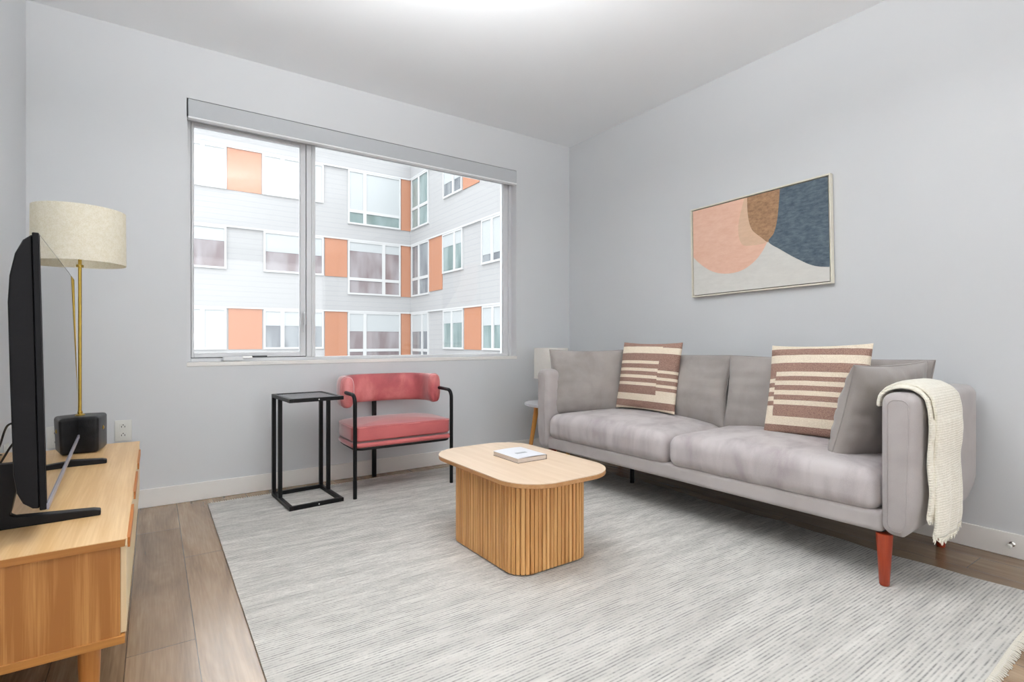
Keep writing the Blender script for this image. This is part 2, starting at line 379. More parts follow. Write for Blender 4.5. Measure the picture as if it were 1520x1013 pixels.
# window
win = empty('window_1', (0, YB, 0), kind='structure')
def wl(b, name, m_, **k): return b.build(name, m_, win, **k)
b = MB(); b.box(WX0-.0, WX1+.0, -.004, .115, WZ0-.023, WZ0); wl(b, 'window_sill', M['trim'], bevel=.002)
b = MB(); b.box(WX0, WX0+.003, 0, .1, WZ0, WZ1); b.box(WX1-.003, WX1, 0, .1, WZ0, WZ1); wl(b, 'window_reveal', M['frame_white'])
FY = .095
b = MB()
b.box(WX0+.003, WX0+.026, FY, FY+.06, WZ0, WZ1); b.box(WX1-.07, WX1-.003, FY, FY+.06, WZ0, WZ1)
b.box(WX0+.026, WX1-.07, FY, FY+.06, WZ0, WZ0+.022); b.box(WX0+.026, WX1-.07, FY, FY+.06, WZ1-.09, WZ1)
b.box(WX1-.03, WX1-.003, FY-.02, FY, WZ0, WZ1)
wl(b, 'window_frame', M['frame_white'], bevel=.003)
b = MB(); b.box(.868, .927, FY-.006, FY+.06, WZ0+.022, WZ1-.09); b.box(.9, .906, FY-.012, FY-.006, WZ0+.022, WZ1-.09); wl(b, 'window_mullion', M['frame_white'], bevel=.003)
s0, s1, sz0, sz1 = WX0+.028, .866, WZ0+.026, WZ1-.094
b = MB(); w_ = .036; wb = .03
b.box(s0, s0+.015, FY+.004, FY+.05, sz0, sz1); b.box(s1-w_, s1, FY+.004, FY+.05, sz0, sz1); b.box(s0+.015, s1-w_, FY+.004, FY+.05, sz0, sz0+wb); b.box(s0+.015, s1-w_, FY+.004, FY+.05, sz1-wb, sz1)
sash = wl(b, 'window_sash', M['frame_white'], bevel=.004)
b = MB(); b.box(s0+.015, s1-w_, FY+.027, FY+.031, sz0+wb, sz1-wb); b.build('window_glass', M['pane'], sash)
b = MB(); b.box(.927, WX1-.07, FY+.027, FY+.031, WZ0+.022, WZ1-.09); wl(b, 'window_glass', M['pane'])
b = MB(); b.box(WX0+.026, s0, FY+.01, FY+.012, WZ0+.022, WZ1-.09); b.box(s1, .868, FY+.01, FY+.012, WZ0+.022, WZ1-.09); b.box(WX0+.026, .868, FY+.01, FY+.012, WZ0+.022, WZ0+.026)
wl(b, 'window_gasket', M['black_gap'])
b = MB(); b.rbox(.36, .475, FY-.035, FY, WZ0+.002, WZ0+.03, .008); cr = wl(b, 'crank_handle', M['frame_white'], smooth=True)
b = MB(); b.box(.475, .53, FY-.012, FY-.004, WZ0+.022, WZ0+.03); b.build('crank_arm', M['chrome'], cr)
b = MB(); b.box(.53, .62, FY-.004, FY+.003, WZ0+.026, WZ0+.034); b.build('crank_slot', M['black_gap'], cr)
b = MB(); b.rbox(.845, .862, FY-.022, FY-.004, 1.07, 1.16, .006); b.tube([(.854, FY-.02, 1.15), (.850, FY-.035, 1.08), (.842, FY-.045, 1.02)], .005, 8); wl(b, 'window_lock_lever', M['frame_white'], smooth=True)

# roller blind: cassette set into the head of the opening
bl = empty('roller_blind', (0, YB, 2.309), label='white roller blind cassette across the top of the big window', cat='blind')
b = MB(); b.box(WX0+.008, WX1-.006, -.004, .09, 0, .104); b.build('cassette', M['blind_white'], bl, bevel=.003)
b = MB(); b.box(WX0+.006, WX1-.004, -.010, .03, -.013, -.001); b.build('bottom_bar', M['bar_lit'], bl, bevel=.003)
b = MB(); b.box(WX0, WX0+.0075, .0, .085, -.005, .107); b.box(WX0+.0075, WX1, .002, .085, .1045, .107); b.build('shadow_gap', M['black_gap'], bl)  # dark strips stand in for the shaded gap round the cassette

# ------------------------------------------------------------------ outlets and door stop
def outlet(name, loc, rz, label, w_=.078, h_=.118):
    r = empty(name, loc, rz, label, 'wall outlet')
    b = MB(); b.rbox(-w_/2, w_/2, -.006, 0, -h_/2, h_/2, .003, 2, 2); b.build('cover_plate', M['outlet'], r, smooth=True)
    for dz in (-.024, .024):
        b = MB(); b.box(-.017, .017, -.008, -.006, dz-.016, dz+.016); rc = b.build('receptacle', M['outlet'], r, bevel=.002)
        b = MB(); b.box(-.009, -.006, -.0086, -.008, dz-.006, dz+.003); b.box(.006, .009, -.0086, -.008, dz-.006, dz+.003); b.box(-.0025, .0025, -.0086, -.008, dz+.006, dz+.011); b.build('socket_slot', M['slot'], rc)
    return r
outlet('wall_outlet', (-.142, YB, .454), 0, 'white wall outlet on the window wall, just right of the black lamp base')
outlet('wall_outlet', (XL, 3.23, .44), R(90), 'white wall outlet on the left wall behind the television')
ds = empty('door_stop', (XR-.013, .672, .06), 0, 'small nickel spring door stop screwed into the right baseboard', 'door stop')
b = MB(); b.lathe([(.0001, 0), (.011, 0), (.011, .004), (.006, .008), (.0055, .04)], 16); o = b.build('stem', M['chrome'], ds, smooth=True); o.rotation_euler = (0, R(-90), 0)
b = MB(); b.lathe([(.0001, .055), (.007, .055), (.009, .051), (.009, .041), (.0055, .04)], 16); o = b.build('tip', M['outlet'], ds, smooth=True); o.rotation_euler = (0, R(-90), 0)

# ------------------------------------------------------------------ rug
rg = empty('area_rug', (1.49, 2.0, 0), 0, 'large pale grey flat-woven rug with fine dark broken lines', 'rug')
RX0, RX1, RY0, RY1 = .262, 2.725, .46, 3.545
nx, ny = 50, 80; vs = []; fs = []
def rugpt(u, v):
    x = RX0+(RX1-RX0)*u; y = RY0+(RY1-RY0)*v
    x += .010*math.sin(v*23+.7)*u**6+.006*math.sin(v*61)*u**10
    y += .006*math.sin(u*17)*(abs(2*v-1)**6)
    return x-1.49, y-2.0
for j in range(ny+1):
    for i in range(nx+1):
        x, y = rugpt(i/nx, j/ny); z = .008+.0006*noise.noise(Vector((x*3, y*3, 0)))
        vs.append((x, y, z))
for j in range(ny):
    for i in range(nx): a = j*(nx+1)+i; fs.append((a, a+1, a+nx+2, a+nx+1))
n0 = len(vs)
ring = [i for i in range(nx+1)]+[j*(nx+1)+nx for j in range(1, ny+1)]+[ny*(nx+1)+i for i in range(nx-1, -1, -1)]+[j*(nx+1) for j in range(ny-1, 0, -1)]
for i in ring: vs.append((vs[i][0], vs[i][1], .0005))
for k in range(len(ring)): fs.append((ring[k], n0+k, n0+(k+1) % len(ring), ring[(k+1) % len(ring)]))
b = MB(); b.add(vs, fs); b.build('weave', M['rug'], rg, smooth=True)
random.seed(3)
for v_, s_ in ((0, -1), (1, 1)):
    b = MB()
    for i in range(200):
        u = (i+.5)/200; x, y = rugpt(u, v_)
        b.tube([(x, y-s_*.012, .0085), (x+random.uniform(-.002, .002), y+s_*.006, .007), (x+random.uniform(-.004, .004), y+s_*random.uniform(.012, .018), .003)], .0042, 5, .002)
    b.build('knotted_fringe', M['fringe'], rg, smooth=True)

# ------------------------------------------------------------------ tv console
CX0, CX1, CY0, CY1, CZ0, CZ1 = -.545, -.052, 1.516, 2.957, .257, .5
cn = empty('tv_console', ((CX0+CX1)/2, (CY0+CY1)/2, 0), 0, 'low oak television console on round tapered legs at the left wall', 'tv console')
ox, oy = (CX0+CX1)/2, (CY0+CY1)/2; hx = (CX1-CX0)/2; hy = (CY1-CY0)/2
b = MB(); b.box(-hx+.001, hx-.012, -hy+.005, hy-.005, CZ0+.018, CZ1-.018); b.build('body', M['oak_shaded'], cn)
b = MB(); b.box(-hx, hx-.003, -hy, hy, CZ1-.018, CZ1-.0015); b.build('top_edge_band', M['oak_edge'], cn, bevel=.001)
b = MB(); b.box(-hx, hx, -hy, hy, CZ1-.0015, CZ1); b.build('top', M['oak'], cn)
b = MB(); b.box(-hx, hx-.003, -hy, hy, CZ0, CZ0+.018); b.build('bottom_board', M['oak_edge'], cn, bevel=.001)
L3 = (2*hy-.02)/3
for i in range(3):
    y0 = -hy+.01+i*L3+.003; y1 = y0+L3-.006
    b = MB(); zt = CZ1-.02; zb = CZ0+.021; cy = (y0+y1)/2
    poly = [(y0, zb), (y1, zb), (y1, zt), (cy+.17, zt), (cy+.16, zt-.03), (cy-.16, zt-.03), (cy-.17, zt), (y0, zt)]
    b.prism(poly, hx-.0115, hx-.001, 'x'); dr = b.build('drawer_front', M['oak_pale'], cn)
    b = MB(); b.box(hx-.0118, hx+.004, cy-.16, cy+.16, zt-.028, zt-.004); b.build('recessed_pull', M['pull'], dr)
for sx in (-1, 1):
    for sy in (-1, 1):
        x = sx*(hx-.075); y = sy*(hy-.09)
        b = MB(); b.lathe([(.0135, 0), (.015, .01), (.024, CZ0)], 20, (x, y)); b.build('leg', M['leg_oak'], cn, smooth=True)

# ------------------------------------------------------------------ television
ang = math.atan2(.044, 1.11)+.001
tv = empty('television', (-.2315, 2.155, CZ1), ang, 'black flatscreen television seen almost edge-on, standing on the oak console', 'tv')
TW, Z0, Z1 = .5555, .072, .708
b = MB(); b.box(-.012, 0, -TW, TW, Z0, Z1); b.build('bezel', M['tv_edge'], tv, bevel=.002)
b = MB(); b.box(0, .0045, -TW, TW, Z0, Z0+.013); b.build('lower_trim', plain('grey aluminium trim', srgb(150, 148, 160), .4, .5), tv, bevel=.001)
b = MB(); b.box(0, .0012, -TW+.006, TW-.006, Z0+.0135, Z1-.006); b.build('screen', M['screen'], tv)
prof = [(-.012, Z0+.004), (-.024, Z0+.006), (-.040, Z0+.02), (-.050, Z0+.045), (-.055, Z0+.09), (-.056, Z0+.3), (-.056, Z1-.16), (-.052, Z1-.10), (-.042, Z1-.05), (-.028, Z1-.018), (-.012, Z1-.004)]
b = MB(); b.prism(prof, -TW+.003, TW-.003, 'y'); b.build('rear_housing', M['tv_plastic'], tv, smooth=True, bevel=.004, angle=30)
for c_ in tv.children: c_.rotation_euler = (0, R(-1.2), 0); c_.location = (.007, 0, 0)     # the panel leans back a little
for yy in (-.39, .345):
    # foot: a flat bar on the console and a slanting strut up to the rear housing
    b = MB(); y0, y1 = yy-.014, yy+.014
    poly = [(.1, 0), (.1, .014), (.085, .018), (-.066, .028), (-.075, .034), (-.072, .045), (-.058, .12), (-.050, .16), (-.098, .16), (-.104, .12), (-.125, .05), (-.16, .02), (-.16, 0)]
    b.prism(poly, y0, y1, 'y'); b.build('foot', M['tv_plastic'], tv, bevel=.003)
def cable(name, pts, label, r=.003):
    n = 24; P_ = [Vector(p) for p in pts]; out = []
    for i in range(len(P_)-1):
        p0, p1, p2, p3 = P_[max(i-1, 0)], P_[i], P_[i+1], P_[min(i+2, len(P_)-1)]
        for k in range(8):
            t_ = k/8; out.append(.5*((2*p1)+(-p0+p2)*t_+(2*p0-5*p1+4*p2-p3)*t_*t_+(-p0+3*p1-3*p2+p3)*t_**3))
    out.append(P_[-1]); b = MB(); b.tube(out, r, 8)
    return tag(b.build(name, M['rubber'], smooth=True), label, 'cable')
cable('power_cable', [(-.325, 2.1, .72), (-.37, 2.2, .70), (-.42, 2.4, .62), (-.48, 2.7, .54), (-.53, 3.1, .47), (-.545, 3.23, .465)], 'upper black cable from the television back to the left wall outlet')
cable('video_cable', [(-.325, 2.15, .68), (-.36, 2.2, .64), (-.41, 2.3, .56), (-.47, 2.45, .505), (-.5, 2.75, .505), (-.52, 2.94, .505), (-.53, 3.0, .42), (-.53, 3.05, .2), (-.525, 3.1, .02)], 'lower black cable drooping behind the television over the console')

# ------------------------------------------------------------------ tall lamp on the console
la = empty('table_lamp', (-.2545, 2.83, CZ1), R(-8), 'tall brass lamp with black cube base and cream drum shade', 'lamp')
b = MB(); S = .078; b.rbox(-S, S, -S, S, .002, .150, .014, 4, 3); b.build('cube_base', M['leather'], la, smooth=True)
for a in range(4):
    b = MB(); b.lathe([(.0001, S+.004), (.005, S+.004), (.009, S+.001), (.009, S-.002)], 16)
    o = b.build('brass_stud', M['brass'], la, smooth=True); o.rotation_euler = (R(90), 0, R(90*a)); o.location = (0, 0, .094)
b = MB(); b.lathe([(.0001, .149), (.018, .149), (.018, .153), (.009, .156), (.009, .166), (.0062, .168)], 20); b.build('socket_collar', M['brass'], la, smooth=True)
b = MB(); b.tube([(0, 0, .152), (0, 0, .80)], .0062, 14); b.build('pole', M['brass'], la, smooth=True)
b = MB(); b.lathe([(.0001, .768), (.012, .768), (.0125, .772), (.0125, .778), (.0062, .78)], 20); b.build('pole_cap', M['brass'], la, smooth=True)
def shade(parent, r0, r1, z0, z1, m_):
    b = MB(); b.lathe([(r0, z0), (r1, z1), (r1-.0025, z1), (r0-.0025, z0), (r0, z0)], 64); o = b.build('lamp_shade', m_, parent, smooth=True, angle=60)
    b = MB()
    for k in range(3):
        a = 2*math.pi*k/3+.4; b.tube([(0, 0, z1-.03), ((r1-.003)*math.cos(a), (r1-.003)*math.sin(a), z1-.012)], .002, 6)
    b.build('spider', M['brass'], o)
    return o
shade(la, .157, .155, .782, 1.005, M['linen'])
b = MB(); b.tube([(0, 0, .80), (0, 0, .98)], .005, 8); b.lathe([(.0001, .83), (.02, .84), (.03, .88), (.02, .92), (.0001, .94)], 16); b.build('bulb', M['outlet'], la, smooth=True)

# ------------------------------------------------------------------ c-shaped side table
ct = empty('side_table', (.625, 3.115, .0095), R(4), 'black metal c-frame side table with a dark square top, by the pink chair', 'side table')
W_, D_, HT, q = .308, .385, .625, .022
def bar(b, x0, x1, y0, y1, z0, z1): b.box(x0, x1, y0, y1, z0, z1)
b = MB(); bar(b, 0, q, 0, D_, 0, q); bar(b, W_-q, W_, 0, D_, 0, q); bar(b, q, W_-q, 0, q, 0, q); bar(b, q, W_-q, D_-q, D_, 0, q); b.build('base_frame', M['metal_black'], ct, bevel=.0015)
b = MB(); bar(b, 0, q, 0, D_, HT-q, HT); bar(b, W_-q, W_, 0, D_, HT-q, HT); bar(b, q, W_-q, 0, q, HT-q, HT); bar(b, q, W_-q, D_-q, D_, HT-q, HT); b.build('top_frame', M['metal_black'], ct, bevel=.0015)
b = MB(); b.box(q, W_-q, q, D_-q, HT-.012, HT-.003); t_ = b.build('tabletop', plain('slate top', srgb(66, 66, 72), .22, var=.3, scale=9), ct)
for x, y in ((0, D_-q), (W_-q, D_-q), (0, .225), (W_-q, .225)):
    b = MB(); b.box(x, x+q, y, y+q, q, HT-q); b.build('leg', M['metal_black'], ct, bevel=.0015)
for z in (q/2, HT-q/2):
    b = MB(); b.lathe([(.0001, .002), (.0035, .0018), (.004, 0)], 10); o = b.build('screw_cap', M['outlet'], ct, smooth=True); o.rotation_euler = (R(90), 0, 0); o.location = (W_*.53, 0, z)

# ------------------------------------------------------------------ pink armchair
ch = empty('armchair', (1.325, 3.38, 0), R(0), 'dusty pink velvet barrel armchair on a thin black metal frame', 'armchair')
LXa, LYa = -.325, -.24
FR = .0095
def frontleg(sx):
    z0 = .0095; x = sx*.325; zt = .632
    pts = [(x, LYa, z0), (x, LYa, .3), (x, LYa, zt-.05)]
    for k in range(1, 9):
        a = k/8*math.pi/2; pts.append((x, LYa+.05*(1-math.cos(a)), zt-.05+.05*math.sin(a)))
    pts += [(x, LYa+.09, zt+.001), (x-sx*.0, LYa+.17, zt+.002), (x-sx*.012, LYa+.24, zt+.002)]
    b = MB(); b.tube(pts, .0118, 14); return b.build('front_leg', M['metal_black'], ch, smooth=True)
frontleg(-1); frontleg(1)
b = MB(); b.box(-.052, -.022, .228, .246, 0.0005, .60); b.build('rear_leg', M['metal_black'], ch, bevel=.003)
def seatpoly(w, yf, yb, n=14, rf=.05):
    pts = []
    for i in range(n+1):
        a = math.pi*i/n; cs, sn = math.cos(a), math.sin(a)
        e = .62; pts.append((w*math.copysign(abs(cs)**e, cs), yb-(yb-0.0)*0+(sn**e)*0 - (1-sn**e)*(yb+.02)))
    # front corners rounded
    for i in range(7): a = math.pi+math.pi/2*i/6; pts.append((-w+rf+rf*math.cos(a), yf+rf+rf*math.sin(a)))
    for i in range(7): a = 1.5*math.pi+math.pi/2*i/6; pts.append((w-rf+rf*math.cos(a), yf+rf+rf*math.sin(a)))
    return pts
def puff(b, poly, z0, z1, r, crown=0):
    """soft slab: outline rounded over at top and bottom"""
    n = len(poly); cx = sum(p[0] for p in poly)/n; cy = sum(p[1] for p in poly)/n
    levels = []
    for k in range(6): a = math.pi/2*k/5; levels.append((r*(1-math.sin(a)), z0+r*(1-math.cos(a))))
    for k in range(6): a = math.pi/2*k/5; levels.append((r*(1-math.cos(a)), z1-r*(1-math.sin(a))))
    vs = []
    def ins(d):
        out = []
        for i, (x, y) in enumerate(poly):
            x0, y0 = poly[i-1]; x1, y1 = poly[(i+1) % n]; tx, ty = x1-x0, y1-y0; l = math.hypot(tx, ty) or 1
            out.append((x-ty/l*d, y+tx/l*d))
        return out
    for d, z in levels: vs += [(x, y, z) for x, y in ins(d)]
    L = len(levels); base_ = ins(r)
    for s_ in (.75, .5, .25): vs += [(cx+(x-cx)*s_, cy+(y-cy)*s_, z1+crown*(1-s_*s_)) for x, y in base_]
    vs.append((cx, cy, z1+crown)); T_ = L+3
    fs = [(j*n+i, j*n+(i+1) % n, (j+1)*n+(i+1) % n, (j+1)*n+i) for j in range(T_-1) for i in range(n)]
    fs += [((T_-1)*n+i, (T_-1)*n+(i+1) % n, T_*n) for i in range(n)]; fs.append(tuple(range(n))[::-1])
    b.add(vs, fs)
sp = seatpoly(.335, -.232, .222)
b = MB(); puff(b, sp, .345, .437, .016, .018); st = b.build('seat_cushion', M['pink_seat'], ch, smooth=True, angle=70)
b = MB(); pts = [(x*.997, y*.997+.001, .431) for x, y in sp]+[(sp[0][0]*.997, sp[0][1]*.997, .431)]
b.tube(pts, .0028, 6); b.build('piping', M['pink'], st, smooth=True)
sp2 = seatpoly(.338, -.246, .222)
b = MB(); puff(b, sp2, .309, .337, .012); b.build('seat_pad', M['pink_seat'], ch, smooth=True, angle=70)
b = MB(); sp3 = seatpoly(.318, -.235, .213); b.tube([(x, y, .302) for x, y in sp3]+[(sp3[0][0], sp3[0][1], .302)], .008, 8); b.build('seat_rail', M['metal_black'], ch, smooth=True)
# backrest wraps round the back
arc = []; aw, ad = .305, .235; y_c = .01
for i in range(49):
    a = math.pi*(-.06+1.12*i/48); cs, sn = math.cos(a), math.sin(a); e = .72
    arc.append((aw*math.copysign(abs(cs)**e, cs), y_c+ad*math.copysign(abs(sn)**e, sn), .632))
def bsect(f):
    e = min(1, min(f, 1-f)/.035); e = math.sqrt(max(0, 1-(1-e)**2)); e = .55+.45*e
    hh = .098*(.80+.20*e); th = .040*e; out = []
    for k in range(28):
        a = 2*math.pi*k/28; c_, s_ = math.cos(a), math.sin(a); out.append((th*math.copysign(abs(c_)**.75, c_), hh*math.copysign(abs(s_)**.62, s_)))
    return out
b = MB(); b.sweep(arc, bsect); bk = b.build('backrest', M['pink'], ch, smooth=True, angle=75)
for i in (2, 46):
    q_ = bsect(.1); p0 = Vector(arc[i]); t0 = (Vector(arc[i+1])-Vector(arc[i-1])).normalized(); sd = t0.cross(Vector((0, 0, 1))).normalized()
    pts = [p0+sd*a_*1.02+Vector((0, 0, b_*1.01)) for a_, b_ in q_]; pts.append(pts[0]); b = MB(); b.tube(pts, .0028, 6); b.build('piping', M['pink'], bk, smooth=True)

# ------------------------------------------------------------------ coffee table
cf = empty('coffee_table', (1.39, 1.993, .0088), R(1), 'rounded oblong oak coffee table on a ribbed block base, centre of the rug', 'coffee table')
TZ = .402
b = MB(); b.prism(rrect(.527, .815, .175, 14), TZ-.020, TZ-.003); b.build('tabletop_edge', M['top_edge'], cf, bevel=.003)
b = MB(); b.prism(rrect(.527, .815, .175, 14), TZ-.003, TZ); b.build('tabletop', M['table_top_sheen'], cf)
# ribbed base
per = rrect(.405, .56, .085, 40); L_ = [0]
for i in range(len(per)): a, c = per[i], per[(i+1) % len(per)]; L_.append(L_[-1]+math.dist(a, c))
tot = L_[-1]; nr = round(tot/.0205); pts = []
def at(s_):
    s_ %= tot
    for i in range(len(per)):
        if L_[i+1] >= s_:
            f_ = (s_-L_[i])/(L_[i+1]-L_[i]+1e-12); a, c = per[i], per[(i+1) % len(per)]
            tx, ty = c[0]-a[0], c[1]-a[1]; l = math.hypot(tx, ty) or 1
            return a[0]+tx*f_, a[1]+ty*f_, ty/l, -tx/l
rib = [(0.0, -.011), (.16, -.011), (.17, -.001), (.24, .0004), (.57, .0008), (.92, .0004), (.99, -.001)]
for k in range(nr):
    for f_, d in rib: x, y, nx_, ny_ = at((k+f_)*tot/nr); pts.append((x+nx_*d, y+ny_*d))
b = MB(); b.prism(pts, .006, TZ-.020)
o = b.build('ribbed_base', None or M['leg_oak'], cf)
t = NT('ribbed oak'); oi = t.noise(t.coord(scale=(60, 60, .4)), 1, 1); fine = t.noise(t.coord(scale=(170, 170, 5)), 1, 3)
k = t.math('MULTIPLY_ADD', fine, .4, t.math('MULTIPLY', oi, .65)); t.base(t.ramp(k, [(.36, srgb(176, 120, 62)), (.52, srgb(208, 155, 94)), (.66, srgb(228, 180, 118))])); t.set(Roughness=.45); t.bump(fine, .1, .0006)
o.data.materials.clear(); o.data.materials.append(t.m)
b = MB(); b.prism(rrect(.385, .54, .08, 10), 0, .006); b.build('plinth', M['rubber'], cf)
# book
bk_ = empty('book', (1.425, 2.03, .0088+TZ), R(0), 'white paperback book lying on the coffee table', 'book')
bx0, bx1, by0, by1 = -.078, .085, -.103, .105; bt = .020
b = MB(); b.box(bx0+.002, bx1-.001, by0+.002, by1-.002, .0015, bt-.001); b.build('pages', M['pages'], bk_)
b = MB(); n = 12; vs = []
for i in range(n+1):
    u = i/n; z = bt+.0035*math.sin(u*math.pi*.9)
    for y in (by0, by1): vs += [(bx0+(bx1-bx0)*u, y, z), (bx0+(bx1-bx0)*u, y, z+.0008)]
fs = []
for i in range(n): a = i*4; c = a+4; fs += [(a+1, c+1, c+3, a+3), (a, a+2, c+2, c), (a, c, c+1, a+1), (a+2, a+3, c+3, c+2)]
fs += [(0, 1, 3, 2), (4*n, 4*n+2, 4*n+3, 4*n+1)]
b.add(vs, fs); b.build('front_cover', M['cover'], bk_, smooth=True)
b = MB(); b.box(bx0, bx1, by0, by1, 0, .0012); b.build('back_cover', M['book_dark'], bk_)
b = MB(); b.box(bx1-.001, bx1+.0006, by0, by1, 0, bt+.001); b.build('spine', M['book_dark'], bk_)
b = MB(); b.box(-.03, .03, -.028, -.006, bt+.0042, bt+.0046); b.build('cover_print', M['cover_mark'], bk_)

# ------------------------------------------------------------------ round corner table and its lamp
rt = empty('round_side_table', (2.69, 3.375, 0), 0, 'small round white-topped side table on splayed wooden legs behind the sofa', 'side table')
b = MB(); b.lathe([(.0001, .43), (.19, .43), (.215, .438), (.218, .447), (.216, .455), (.0001, .455)], 48); b.build('tabletop', M['marble'], rt, smooth=True)
for k in range(3):
    a = R(160+120*k); c_, s_ = math.cos(a), math.sin(a)
    b = MB(); b.tube([(.12*c_, .12*s_, .431), (.19*c_, .19*s_, .0105 if k == 0 else .001)], .021, 14, .014); b.build('leg', M['leg_pale'], rt, smooth=True)
l2 = empty('small_table_lamp', (2.69, 3.375, .455), 0, 'small lamp with white cylinder shade in the corner behind the sofa', 'lamp')
b = MB(); b.lathe([(.0001, 0), (.06, 0), (.06, .012), (.012, .02), (.01, .1), (.01, .24), (.0001, .24)], 24); b.build('lamp_stem', M['outlet'], l2, smooth=True)
shade(l2, .140, .138, .20, .447, M['linen_white'])

# ------------------------------------------------------------------ picture
pc = empty('framed_picture', (XR, 1.878, 1.583), 0, 'framed abstract painting of peach, brown and slate blue shapes on the right wall', 'picture')
pc.rotation_euler = (R(-1.05), 0, R(0))
PW, PH = .925, .618
b = MB(); e = .009
for (y0, y1, z0, z1) in ((-PW/2, PW/2, PH/2-e, PH/2), (-PW/2, PW/2, -PH/2, -PH/2+e), (-PW/2, -PW/2+e, -PH/2+e, PH/2-e), (PW/2-e, PW/2, -PH/2+e, PH/2-e)): b.box(-.034, -.006, y0, y1, z0, z1)
b.build('frame', M['frame_pale'], pc, bevel=.001)
b = MB(); b.box(-.012, -.007, -PW/2+e, PW/2-e, -PH/2+e, PH/2-e); b.build('backing', M['frame_line'], pc)
cw, chh = PW-2*e-.012, PH-2*e-.012
b = MB(); b.box(-.028, -.012, -cw/2, cw/2, -chh/2, chh/2)
def cpt(zx, zy):        # zoom pixel of the painting -> canvas coordinates (u from far edge, v from the top)
    px, py = 1010+zx/4.604, 240+zy/4.604; Y_, Z_ = onX(px, py, XR-.03)
    dy, dz = Y_-1.878, Z_-1.583; a = R(1.05)
    return (dy*math.cos(a)-dz*math.sin(a), dy*math.sin(a)+dz*math.cos(a))
def layer(zp, mi, dx):
    P_ = [cpt(*p) for p in zp]; out = []
    for y, z in P_: out.append((max(-cw/2, min(cw/2, y)), max(-chh/2, min(chh/2, z))))
    b.cur = mi; n = len(out); b.add([(-.028-dx, y, z) for y, z in out], [tuple(range(n))]); b.cur = 0
def sm(pts, n=6):
    out = []
    for i in range(len(pts)-1):
        p0, p1, p2, p3 = [Vector((*pts[max(0, min(len(pts)-1, j))], 0)) for j in (i-1, i, i+1, i+2)]
        for k in range(n):
            t_ = k/n; q_ = .5*((2*p1)+(-p0+p2)*t_+(2*p0-5*p1+4*p2-p3)*t_*t_+(-p0+3*p1-3*p2+p3)*t_**3); out.append((q_.x, q_.y))
    return out+[pts[-1]]
layer([(60, 300)]+sm([(60, 610), (95, 660), (150, 710), (215, 748), (290, 764), (370, 757), (440, 730), (510, 675), (560, 610), (592, 548)])+[(680, 440), (680, 160)], 1, .0004)
layer([(440, 200)]+sm([(435, 250), (415, 330), (395, 430), (400, 520), (430, 570), (500, 570), (560, 560), (600, 545)])+[(600, 200)], 2, .0006)
layer([(452, 180)]+sm([(455, 245), (457, 330), (466, 400), (480, 446), (500, 477), (550, 515), (604, 548), (640, 480), (656, 420), (668, 330), (680, 185)])+[(680, 160)], 3, .0008)
layer([(680, 150)]+sm([(679, 185), (668, 330), (656, 420), (636, 490), (602, 547), (680, 597), (760, 643), (830, 678), (880, 700), (930, 713), (980, 717), (1060, 717)])+[(1060, 60)], 4, .001)
b.build('canvas', [M['canvas'], M['peach'], M['beige'], M['brown'], M['blue']], pc)

# ------------------------------------------------------------------ sofa  (local x = depth away from the room, local y = length)
SR = R(2.06)
sf = empty('sofa', (2.31, .75, 0), SR, 'long grey velvet sofa with slim rounded arms along the right wall', 'sofa')
SL, SD, SZ0, SZ1, AT = 2.225, .80, .215, .763, .125
def armfn(y_c):
    return None
for y0, nm in ((0, 'near'), (SL-AT, 'far')):
    b = MB()
    sg = 1 if y0 == 0 else -1; yc = y0+AT/2
    def fn(p, sg=sg, yc=yc):
        # slim panel: outer lower edge rolls in, top leans slightly outwards
        k_ = (p.z-SZ0)/(SZ1-SZ0); out = (yc-p.y)*sg/(AT/2)       # +1 on the outer side
        dy = 0
        if out > 0: dy = sg*.045*out*max(0, 1-k_*3.4)**1.8
        return (p.x, p.y+dy, p.z)
    b.rbox(0, SD-.0, y0, y0+AT, SZ0-(.0), SZ1, .045, 6, 10, fn); ao = b.build('arm', M['sofa'], sf, smooth=True, angle=80)
    # seam round the front edge of the arm
    yi = y0+.0; pts = []
    for p in rrect(AT-.055, SZ1-SZ0-.05, .03, 6, yc, (SZ0+SZ1)/2): pts.append(fn(Vector((.0015, p[0], p[1]))))
    pts.append(pts[0])
    b = MB(); b.tube(pts, .0018, 6); b.build('seam', M['sofa'], ao, smooth=True)
b = MB(); b.rbox(SD-.12, SD, AT+.0, SL-AT, SZ0, SZ1, .04, 5, 10); b.build('back_frame', M['sofa'], sf, smooth=True, angle=80)
b = MB(); b.rbox(.012, SD-.1, AT-.01, SL-AT+.01, SZ0+.003, .30, .018, 4, 8); b.build('seat_base', M['sofa'], sf, smooth=True, angle=80)
b = MB(); b.box(.05, SD-.06, AT, SL-AT, SZ0-.002, SZ0+.02); b.build('underside', M['rubber'], sf)
mid = SL/2
def seat(y0, y1):
    yc = (y0+y1)/2; hw = (y1-y0)/2
    def fn(p):
        u = (p.y-yc)/hw; k_ = max(0, (p.z-.30)/.16)
        z = p.z+k_*.048*(1-abs(u)**2.4)*(1-abs((p.x-.36)/.42)**3 if abs((p.x-.36)/.42) < 1 else 0)
        x = p.x-.012*(1-abs(u)**4)*math.sin(min(1, max(0, (p.z-.28)/.2))*math.pi)*(1 if p.x < .2 else 0)
        # soft dents where the stuffing puckers along the front
        z += .003*noise.noise(Vector((p.x*6, p.y*7, 1)))*k_
        if p.x < .12: x += .004*noise.noise(Vector((0, p.y*9, p.z*2)))
        return (x, p.y, z)
    b = MB(); b.rbox(-.002, SD-.13, y0, y1, .288, .452, .055, 7, 26, fn)
    return b.build('seat_cushion', M['sofa_seat_lit'], sf, smooth=True, angle=80)
seat(AT+.004, mid-.002); seat(mid+.002, SL-AT-.004)
